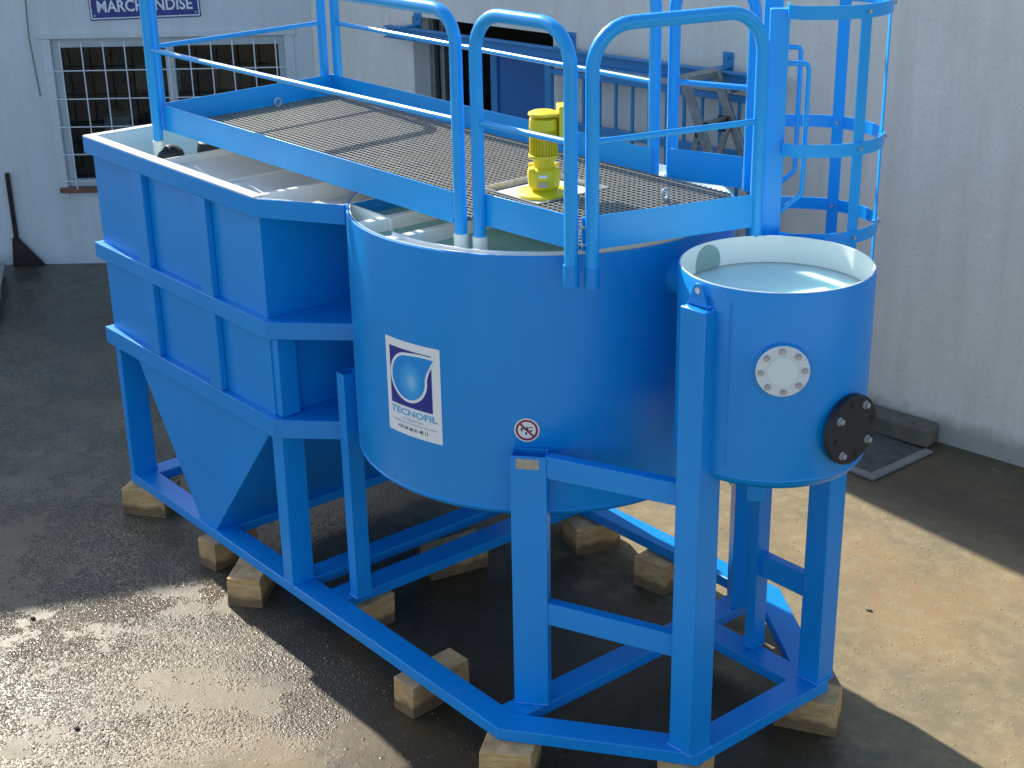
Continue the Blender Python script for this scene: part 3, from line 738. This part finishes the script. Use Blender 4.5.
for q in ((.257,.944),(3.256,1.08)):
    m = MB(); q = (max(q[0],.40),q[1]); m.cyl((q[0],q[1],ZD+.015),(q[0],q[1],ZD+.03),.009,8)
    m.tube([(q[0],q[1]+.019*math.cos(R(30*k)),ZD+.048+.022*math.sin(R(30*k))) for k in range(12)], .006, 8, closed=True); m.build('eye_bolt', ZINC, wk)
# toe boards
def toe(p, q, z0=ZD-.002, z1=ZK, th=.006, nm='toe_board'):
    o = MB(); o.beam(p, q, th, z0, z1); return o.build(nm, RAILBLUE, U, bevel=.0015)
toe((.366,.251),(2.862,.262)); toe((2.945,.335),(3.497,.371)); toe((3.508,.378),(3.723,1.098)); toe((.366,.258),(.289,1.374)); toe((.286,1.378),(2.88,1.372))
toe((2.93,1.44),(3.262,1.545), ZD-.01, ZK)
# rails
PR = .0265; MR = .0125
def arc(c, a, b, r, u, w, n=7):
    return [c + u*(r*math.cos(a+(b-a)*k/n)) + w*(r*math.sin(a+(b-a)*k/n)) for k in range(n+1)]
def loop(p, q, z0, z1, name='guardrail', rc=.10, mid=None, label=None, pr=PR):
    # inverted U of tube between feet p and q
    p, q = Vector((*p, z0)), Vector((*q, z0)); d = (q-p); d.z = 0; d.normalize(); Z = Vector((0,0,1))
    top = z1-pr
    path = [p, Vector((p.x,p.y,top-rc))]
    cp = Vector((p.x,p.y,top-rc)) + d*rc; path += arc(cp, math.pi, math.pi/2, rc, d, Z)[1:]
    cq = Vector((q.x,q.y,top-rc)) - d*rc; path += arc(cq, math.pi/2, 0, rc, d, Z)
    path += [q]
    m = MB(); m.tube(path, pr, 14); o = m.build(name, RAILBLUE, U, angle=50)
    if mid:
        m = MB(); m.tube([Vector((p.x,p.y,mid))+d*pr*.6, Vector((q.x,q.y,mid))-d*pr*.6], MR, 10); m.build('mid_rail', RAILBLUE, o)
    if label: o['label'] = label
    return o
ZTOP, ZMID = 3.135, 2.684
# long near rail, long far rail, end rail, two loops, gate loop
loop((.390,.215),(2.88,.285), 2.214, ZTOP, rc=.13, mid=ZMID)
loop((.335,.275),(.262,1.345), 2.26, ZTOP, mid=ZMID)
loop((.315,1.402),(2.86,1.402), 2.24, ZTOP, mid=ZMID)
l2 = loop((2.962,.318),(3.490,.340), 2.214, ZTOP, rc=.15, mid=ZMID)
l3 = loop((3.543,.400),(3.722,1.120), 2.20, ZTOP, rc=.16, mid=ZMID)
l4 = loop((2.905,1.475),(3.255,1.600), 2.235, ZTOP+.02, rc=.13, mid=ZMID)
m = MB(); m.cyl((3.490,.340,2.13),(3.490,.340,2.215),.031,16); m.build('post_socket', BLUE, l2)
m = MB(); m.cyl((3.543,.400,2.12),(3.543,.400,2.20),.031,16); m.build('post_socket', BLUE, l3)
m = MB(); m.cyl((2.962,.318,2.12),(2.962,.318,2.22),.031,16); m.build('post_sleeve', WHITELINE, l2)
m = MB(); m.cyl((2.88,.285,2.16),(2.88,.285,2.222),.031,16); m.build('post_sleeve', WHITELINE, l2)
m = MB(); m.cyl((.390,.215,2.08),(.390,.215,2.213),.031,16); m.build('post_sleeve', WHITELINE, st)
m = MB(); m.cyl((2.86,1.43,2.15),(2.86,1.43,2.26),.029,14); m.build('post_sleeve', WHITELINE, l4)
for z in (2.29, 2.36):
    m = MB(); m.cyl((3.519,.368,z),(3.513,.377,z),.006,8); m.tube([(3.50,.352,z),(3.535,.393,z)], .005, 6); m.build('clamp_bolt', ZINC, l3)
# --- access ladder with safety cage
N2 = Vector((3.70,1.235,0)); F2 = Vector((3.43,1.51,0)); aw = (F2-N2).normalized(); ow = Vector((aw.y,-aw.x,0))
if ow.x < 0: ow = -ow
AL = MB()
for p_ in (N2, F2):
    AL.obox((p_.x,p_.y,(3.10+1.0)/2), ow*.038, aw*.022, (0,0,(3.10-1.0)/2))
al = AL.build('access_ladder', RAILBLUE, U, bevel=.003)
z = 1.12
while z < 3.0:
    m = MB()
    if z < 2.3: m.tube([N2+Vector((0,0,z))+aw*.02, F2+Vector((0,0,z))-aw*.02], .012, 8); m.build('rung', RAILBLUE, al)
    z += .27
Mc = (N2+F2)/2; hw = (F2-N2).length/2+.095
def upath(z, depth=.45):
    p_ = [N2-aw*.015+Vector((0,0,z)) + ow*.0, ]
    st_ = depth-hw
    pts = [N2+aw*.02+ow*.03, N2-aw*.06+ow*.03, Mc-aw*hw+ow*(st_*.5)]
    for k in range(25):
        a_ = -math.pi/2 + math.pi*k/24; pts.append(Mc + ow*(st_+hw*math.cos(a_)) + aw*(hw*math.sin(a_)))
    pts += [Mc+aw*hw+ow*(st_*.5), F2+aw*.06+ow*.03, F2-aw*.02+ow*.03]
    return [Vector((q.x,q.y,z)) for q in pts]
for z in (3.095, 2.565, 2.205):
    m = MB(); m.sweepbox(upath(z), .006, .052); m.build('cage_hoop', RAILBLUE, al, angle=50)
st_ = .45-hw
for a_ in (-55, 0, 62):
    a_ = R(a_); q = Mc + ow*(st_+(hw-.007)*math.cos(a_)) + aw*((hw-.007)*math.sin(a_)); t_ = Vector((-math.sin(a_)*ow.x+math.cos(a_)*aw.x, -math.sin(a_)*ow.y+math.cos(a_)*aw.y, 0)); nn = t_.cross(Vector((0,0,1)))
    m = MB(); m.obox((q.x,q.y,(3.10+2.0)/2), t_*.025, nn*.003, (0,0,.55+.0)); m.build('cage_strap', RAILBLUE, al)
for z in (3.095, 2.565, 2.205):
    for a_ in (-55, 0, 62):
        a2 = R(a_); q = Mc + ow*(st_+(hw-.007)*math.cos(a2)) + aw*((hw-.007)*math.sin(a2)); rd = (ow*math.cos(a2)+aw*math.sin(a2))
        m = MB(); m.cyl(Vector((q.x,q.y,z))-rd*.012, Vector((q.x,q.y,z))+rd*.022, .008, 6); m.build('cage_bolt', ZINC, al)
for p_, sd in ((N2,-1),(F2,1)):
    b0 = p_+ow*.035; e0 = b0+ow*.085
    m = MB(); m.tube([Vector((b0.x,b0.y,2.89)), Vector((e0.x,e0.y,2.89))-ow*.02, Vector((e0.x,e0.y,2.885))-ow*.006, Vector((e0.x,e0.y,2.87)), Vector((e0.x,e0.y,2.385)), Vector((e0.x,e0.y,2.365))-ow*.006, Vector((b0.x,b0.y,2.295))], .0105, 10)
    m.build('grab_rail', RAILBLUE, al, angle=60)

# --- geared motor
gmtr = MB(); gmtr.lathe((MX,MY), [(.0005,ZD+.0045),(.115,ZD+.0045),(.118,ZD+.008),(.118,ZD+.018),(.113,ZD+.021),(.066,ZD+.024),(.055,ZD+.03),(.0005,ZD+.03)], 40)
gb = gmtr.build('gear_motor', YELLOW, U, bevel=0)
m = MB(); m.lathe((MX,MY), [(.0005,ZD+.028),(.055,ZD+.028),(.070,ZD+.045),(.074,ZD+.10),(.070,ZD+.118),(.044,ZD+.128),(.0005,ZD+.128)], 10); m.build('gearbox', YELLOW, gb, bevel=.004)
for k in range(4):
    a_ = R(45+90*k-40); m = MB(); q = (MX+.074*math.cos(a_), MY+.074*math.sin(a_)); m.cyl((q[0],q[1],ZD+.108),(q[0],q[1],ZD+.130),.014,12); m.build('flange_lug', YELLOW, gb, bevel=.003)
m = MB(); m.lathe((MX,MY), [(.0005,ZD+.126),(.046,ZD+.126),(.044,ZD+.150),(.052,ZD+.166),(.066,ZD+.168),(.066,ZD+.182),(.0005,ZD+.182)], 24); m.build('adapter', YELLOW, gb, bevel=.002)
mt = MB(); mt.lathe((MX,MY), [(.0005,ZD+.18),(.050,ZD+.18),(.050,ZD+.29),(.0005,ZD+.29)], 32)
for k in range(28):
    a_ = 2*math.pi*k/28; d_ = Vector((math.cos(a_), math.sin(a_), 0)); s2 = Vector((-d_.y, d_.x, 0))
    mt.obox(Vector((MX,MY,ZD+.235))+d_*.055, d_*.0065, s2*.0013, (0,0,.052))
mt.build('motor_body', YELLOW, gb)
m = MB(); m.lathe((MX,MY), [(.0005,ZD+.289),(.060,ZD+.289),(.062,ZD+.295),(.060,ZD+.335),(.054,ZD+.338),(.0005,ZD+.338)], 36); m.build('fan_cover', YELLOW, gb)
m = MB(); m.lathe((MX,MY), [(.0005,ZD+.348),(.062,ZD+.348),(.066,ZD+.352),(.064,ZD+.360),(.050,ZD+.366),(.0005,ZD+.368)], 36); m.lathe((MX,MY), [(.0005,ZD+.337),(.02,ZD+.337),(.02,ZD+.349),(.0005,ZD+.349)], 16); m.build('rain_cap', YELLOW, gb)
tbx = Vector((.55,.83,0)).normalized(); tby = Vector((-tbx.y,tbx.x,0))
m = MB(); m.obox(Vector((MX,MY,ZD+.315))+tbx*.095, tbx*.034, tby*.05, (0,0,.075)); m.build('terminal_box', YELLOW, gb, bevel=.005)
for k in (-1,1):
    m = MB(); q = Vector((MX,MY,ZD+.25))+tbx*.09+tby*.02*k; m.cyl(q, q-Vector((0,0,.035)), .014, 12); m.build('cable_gland', BLACKP, gb)
cam_dir = Vector((.72,-.69,0)).normalized(); cs_ = Vector((-cam_dir.y,cam_dir.x,0))
for zz, hh, ww in ((.062,.011,.020),(.098,.006,.018)):
    m = MB(); m.obox(Vector((MX,MY,ZD+zz))+cam_dir*.0735+cs_*.0, cam_dir*.0012, cs_*ww, (0,0,hh)); m.build('rating_plate', BRASSP if hh > .008 else STICKW, gb)

for a_ in (118, 236):
    a2 = R(a_); m = MB(); m.tube([radial(RC, a2, RR+.0005, 1.13), radial(RC, a2, RR+.0005, 2.2)], .0035, 6); m.build('weld_seam', BLUE, rt)
for a_ in (-74.5,):
    a2 = R(a_); m = MB(); m.tube([radial(SC, a2, SR+.0003, 1.52), radial(SC, a2, SR+.0003, 2.18)], .003, 6); m.build('weld_seam', BLUE, ot)
def fillet(pts, r_=.006):
    m = MB(); path = []
    for p, q in zip(pts, pts[1:]):
        n_ = max(2, int((Vector(q)-Vector(p)).length/.012))
        for k in range(n_): path.append(Vector(p).lerp(Vector(q), k/n_) + Vector((random.uniform(-.0012,.0012), random.uniform(-.0012,.0012), random.uniform(-.0012,.0012))))
    path.append(Vector(pts[-1])); m.tube(path, r_, 6); m.build('weld_bead', BLUE, U)
z_ = ZT+.001
fillet([(3.944,.587,z_),(3.944,.467,z_),(4.071,.467,z_),(4.071,.587,z_)])
fillet([(3.957,1.261,z_),(4.071,1.261,z_),(4.071,1.37,z_)])
fillet([(.001,.151,z_),(.053,.151,z_),(.053,.003,z_)])
fillet([(1.69,.003,z_),(1.781,.003,z_),(1.781,.131,z_)])
fillet([(pB.x,pB.y-.001,z_),(pB2.x+.001,pB2.y-.001,z_)])
fillet([(2.044,.169,z_),(2.106,.169,z_),(2.106,.256,z_)])

# --- stickers
def onbig(s, z, off=.0015, a0=R(-90.7)):
    a_ = a0 + s/RR; return radial(RC, a_, RR+off, z)
SWD, SHT, SZ = .312, .425, 1.360
def patch(poly, off, mat, name, parent, nx=1):
    m = MB(); m.add([onbig(x, z, off) for x, z in poly], [tuple(range(len(poly)))]); return m.build(name, mat, parent, smooth=False, recalc=False)
def grid_patch(x0, x1, z0, z1, off, mat, name, parent, n=14):
    m = MB(); vs = []; fs = []
    for i in range(n+1):
        x = x0+(x1-x0)*i/n; vs += [onbig(x,z0,off), onbig(x,z1,off)]
        if i < n: fs.append((2*i,2*i+2,2*i+3,2*i+1))
    m.add(vs, fs); return m.build(name, mat, parent, recalc=False)
stk = grid_patch(0, SWD, SZ, SZ+SHT, .0012, STICKW, 'company_sticker', rt)
def uv(u, v): return (u*SWD, SZ+SHT*(1-v))
stk_parent = rt
grid_patch(.085*SWD, .86*SWD, SZ+SHT*(1-.69), SZ+SHT*(1-.085), .0020, NAVY, 'sticker_emblem_square', rt)
def drop(scale, off, mat, nm):
    cu, cv, ru, rv = .44, .375, .305*scale, .232*scale
    pts = []
    # start at the tip (upper right), go round the bowl
    tip = (.955, .100) if scale > 1 else (.900, .128)
    bowl = [(cu + ru*math.cos(R(95)+R(270)*k/44), cv - rv*math.sin(R(95)+R(270)*k/44)) for k in range(45)]
    for k in range(14): pts.append((tip[0]+(bowl[0][0]-tip[0])*k/14, tip[1]+(bowl[0][1]-tip[1])*k/14 - .012*math.sin(math.pi*k/14)))
    pts += bowl
    b_ = bowl[-1]; ctl = (b_[0]+.03, (b_[1]+tip[1])/2+.02)
    for k in range(1, 10):
        f = k/10; pts.append(tuple((1-f)**2*b_[i]+2*f*(1-f)*ctl[i]+f*f*tip[i] for i in (0,1)))
    m = MB(); nr = 8; n = len(pts)
    vs = [onbig(*uv(cu, cv), off)]
    for k in range(1, nr+1): vs += [onbig(*uv(cu+(p[0]-cu)*k/nr, cv+(p[1]-cv)*k/nr), off) for p in pts]
    fs = [(0, 1+i, 1+(i+1)%n) for i in range(n)]
    for k in range(nr-1):
        fs += [(1+k*n+i, 1+(k+1)*n+i, 1+(k+1)*n+(i+1)%n, 1+k*n+(i+1)%n) for i in range(n)]
    m.add(vs, fs)
    return m.build(nm, mat, rt, smooth=False, recalc=False)
drop(1.13, .0027, STICKW, 'sticker_drop_outline'); drop(1.0, .0034, DROP, 'sticker_drop')
def stext(txt, size, u, v, mat, nm, width, w=1.0):
    t_ = text_mb(txt, size, w); xs = [q[0] for q in t_.v]; k = width*SWD/(max(xs)-min(xs)); cx_ = (max(xs)+min(xs))/2
    bx, bz = uv(u, v); t_.map(lambda q: onbig(bx+(q[0]-cx_)*k, bz+q[1], .0022)); t_.build(nm, mat, rt, smooth=False, recalc=False)
stext('TECNOFIL', .040, .50, .785, SKYV, 'sticker_name', .86, 1.6)
stext('Industries', .018, .50, .835, GREYV, 'sticker_line', .36)
stext('Traitement et recyclage des eaux', .015, .50, .875, GREYV, 'sticker_line', .84)
stext('+33 04 68 61 48 11', .022, .48, .94, BLACKV, 'sticker_phone', .56)
# no-drinking-water disc
WS = R(-45.1)
def onw(x, z, off): return radial(RC, WS + x/RR, RR+off, 1.473+z)
def wdisc(r, off, mat, nm, r0=0):
    m = MB(); n = 40
    if r0: m.add([onw(rr_*math.cos(2*math.pi*k/n), rr_*math.sin(2*math.pi*k/n), off) for k in range(n) for rr_ in (r0, r)], [(2*k,2*k+1,2*((k+1)%n)+1,2*((k+1)%n)) for k in range(n)])
    else: m.add([onw(r*math.cos(2*math.pi*k/n), r*math.sin(2*math.pi*k/n), off) for k in range(n)], [tuple(range(n))])
    return m.build(nm, mat, rt, smooth=False, recalc=False)
wdisc(.052, .0022, STICKW, 'warning_sticker'); wdisc(.046, .0030, REDV, 'sticker_ring', .037)
m = MB(); c4 = [(-.030,.024),(-.024,.030),(.030,-.024),(.024,-.030)]
m.add([onw(x,z,.0036) for x,z in c4], [(0,1,2,3)]); m.build('sticker_bar', REDV, rt, smooth=False, recalc=False)
m = MB()
for x0,x1,z0,z1 in ((-.024,-.018,-.006,.010),(-.018,.004,.004,.009),(.0,.006,-.004,.014),(.010,.024,.010,.014),(-.006,.0,-.020,-.008),(.012,.022,-.006,.0)):
    m.add([onw(x0,z0,.0033),onw(x1,z0,.0033),onw(x1,z1,.0033),onw(x0,z1,.0033)], [(0,1,2,3)])
m.build('sticker_symbol', BLACKV, rt, smooth=False, recalc=False)
# name plate on leg
cB = (pB+pB2)/2; m = MB(); n3 = Vector((dB.y,-dB.x,0)); m.obox(Vector((cB.x-.004,cB.y,1.362))+n3*.0015, Vector((dB.x,dB.y,0))*.047, n3*.0012, (0,0,.022)); m.build('name_plate', BRASSP, U)

# ------------------------------------------------------------------ timber blocks
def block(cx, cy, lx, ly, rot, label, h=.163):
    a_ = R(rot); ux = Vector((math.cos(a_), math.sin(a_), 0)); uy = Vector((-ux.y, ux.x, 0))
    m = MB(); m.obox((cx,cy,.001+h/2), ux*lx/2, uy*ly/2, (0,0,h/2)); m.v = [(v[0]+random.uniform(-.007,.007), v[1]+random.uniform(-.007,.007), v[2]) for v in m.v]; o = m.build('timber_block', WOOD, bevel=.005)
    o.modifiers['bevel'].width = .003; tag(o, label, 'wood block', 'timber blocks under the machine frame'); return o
block(.115,.065,.27,.20,35, 'timber block under the far left corner of the blue base frame')
block(.95,.105,.13,.30,8, 'narrow timber block tucked under the left beam just below the hopper tip')
block(1.345,.027,.176,.36,42, 'pale timber block sticking out furthest from the left beam, next to the hopper')
block(2.77,.125,.14,.34,4, 'lone timber block under the middle of the long left beam')
block(3.42,.05,.22,.24,38, 'timber block under the corner where the left beam bends')
block(3.99,.535,.17,.2,20, 'timber block under the foot of the tallest leg, mostly hidden')
block(4.02,1.275,.17,.27,-62, 'wide timber block under the front right corner of the base frame')
block(2.70,1.70,.20,.26,8, 'timber block under the far right beam, right of the round tank')
block(2.12,1.70,.26,.26,-20, 'timber block under the far right beam, half hidden below the round tank')
block(2.02,.28,.16,.22,4, 'timber block in shadow behind the narrow open post')
block(1.86,.95,.34,.14,80, 'timber block lying between the two middle cross beams')

# loose grit lying on the concrete: far too many to count, one mesh
from mathutils import noise as mnoise
ico = bmesh.new(); bmesh.ops.create_icosphere(ico, subdivisions=1, radius=1.0)
iv = [v.co.copy() for v in ico.verts]; iff = [tuple(v.index for v in f.verts) for f in ico.faces]; ico.free()
def grit(n, xr, yr, rr_, keep):
    vs, fs = [], []; c_ = 0
    while c_ < n:
        x = random.uniform(*xr); y = random.uniform(*yr)
        if random.random() > keep(x, y): continue
        r_ = random.uniform(*rr_)*random.uniform(.6, 1.0); a_ = random.uniform(0, 6.28); ca, sa = math.cos(a_), math.sin(a_)
        sx_, sy_, sz_ = random.uniform(.8,1.4), random.uniform(.7,1.1), random.uniform(.25,.5); b = len(vs)
        jit = [random.uniform(.75, 1.15) for _ in iv]
        for v, j in zip(iv, jit):
            px, py, pz = v.x*sx_*j, v.y*sy_*j, v.z*sz_*j
            vs.append((x+r_*(px*ca-py*sa), y+r_*(px*sa+py*ca), max(.0004, r_*(pz+sz_*.45))))
        fs += [tuple(b+i for i in f) for f in iff]; c_ += 1
    return vs, fs
def patchy(x, y):
    v = mnoise.noise((x*1.6, y*1.6, 3.1)) + .5*mnoise.noise((x*4.3, y*4.3, 7.7))
    return 1.0 if v > .0 else (.25 if v > -.25 else .04)
t = NT('pale_grit')
gc = t.n('ShaderNodeObjectInfo')
t_n = t.noise(45, 2)
GRIT = t.set(base_color=t.mix(t.ramp(t_n, [(.35, 0), (.65, 1)]), (.24, .21, .16), (.58, .54, .46)), roughness=.3)
gv, gf = grit(3500, (-.6, 4.6), (-3.0, .05), (.002, .0055), patchy)
g2v, g2f = grit(1500, (-5, 6.5), (-3.0, 4.2), (.002, .0065), lambda x, y: 1.0)
gg = MB(); gg.add(gv, gf); gg.add(g2v, g2f)
tag(gg.build('gravel', GRIT, smooth=False, recalc=False), 'loose pale grit scattered over the damp concrete yard', 'gravel', kind='stuff')

def clod(x, y, r_, mat, label):
    m = MB(); n = 0; rr2 = random.Random(int(x*1000))
    bm = bmesh.new(); bmesh.ops.create_icosphere(bm, subdivisions=2, radius=1)
    for v in bm.verts:
        k = r_*rr2.uniform(.8, 1.15); m.v.append((x+v.co.x*k*1.2, y+v.co.y*k, max(.001, r_*.45+v.co.z*k*.6)))
    m.f = [tuple(v.index for v in f.verts) for f in bm.faces]; bm.free()
    tag(m.build('pebble', mat), label, 'pebble')
clod(.846,-.987,.013,RUST,'dark clod lying on the sunlit grit at the left edge of the photo')
clod(1.902,-1.232,.013,RUST,'dark clod on bright wet grit near the bottom left corner')
clod(3.594,2.259,.014,CONCL,'pale pebble alone on the sunlit concrete right of the front legs')
# ------------------------------------------------------------------ sky, sun, camera
EL, AZ = 34.0, 5.0
sd = Vector((-math.cos(R(AZ))*math.cos(R(EL)), math.sin(R(AZ))*math.cos(R(EL)), math.sin(R(EL))))
w = bpy.data.worlds.new('World'); sc.world = w; w.use_nodes = True; nt = w.node_tree
bg = nt.nodes['Background']; sky = nt.nodes.new('ShaderNodeTexSky'); sky.sky_type = 'NISHITA'; sky.sun_disc = False
sky.sun_elevation = R(EL); sky.sun_rotation = math.atan2(sd.x, sd.y); sky.air_density = 1.0; sky.dust_density = 1.2; sky.ozone_density = 1.0
nt.links.new(sky.outputs[0], bg.inputs[0]); bg.inputs[1].default_value = .125
sl = bpy.data.lights.new('sun', 'SUN'); sl.energy = 4.2; sl.angle = R(.55); sl.color = (1, .93, .82)
so = bpy.data.objects.new('sun', sl); COL.objects.link(so); so.rotation_euler = (-sd).to_track_quat('-Z', 'Y').to_euler(); so.location = (0,0,20)

pitch, yaw, roll = R(21.9181), R(39.3655), R(-1.0751)
hv = Vector((-math.cos(yaw), math.sin(yaw), 0)); rv_ = Vector((hv.y, -hv.x, 0)); fw = hv*math.cos(pitch)+Vector((0,0,-math.sin(pitch))); uv_ = rv_.cross(fw)
rx = rv_*math.cos(roll)+uv_*math.sin(roll); ux_ = -rv_*math.sin(roll)+uv_*math.cos(roll)
cd = bpy.data.cameras.new('camera'); cd.sensor_width = 36; cd.lens = 1495.18/1024*36; cd.clip_end = 200; cd.clip_start = .05
co = bpy.data.objects.new('camera', cd); COL.objects.link(co)
co.matrix_world = Matrix(((rx.x,ux_.x,-fw.x,7.5584),(rx.y,ux_.y,-fw.y,-3.2996),(rx.z,ux_.z,-fw.z,3.9229),(0,0,0,1)))
sc.camera = co
vs_ = sc.view_settings; sc.display_settings.display_device = 'sRGB'; vs_.view_transform = 'Standard'; vs_.look = 'None'; vs_.gamma = 1; vs_.exposure = 0.95; vs_.use_curve_mapping = False
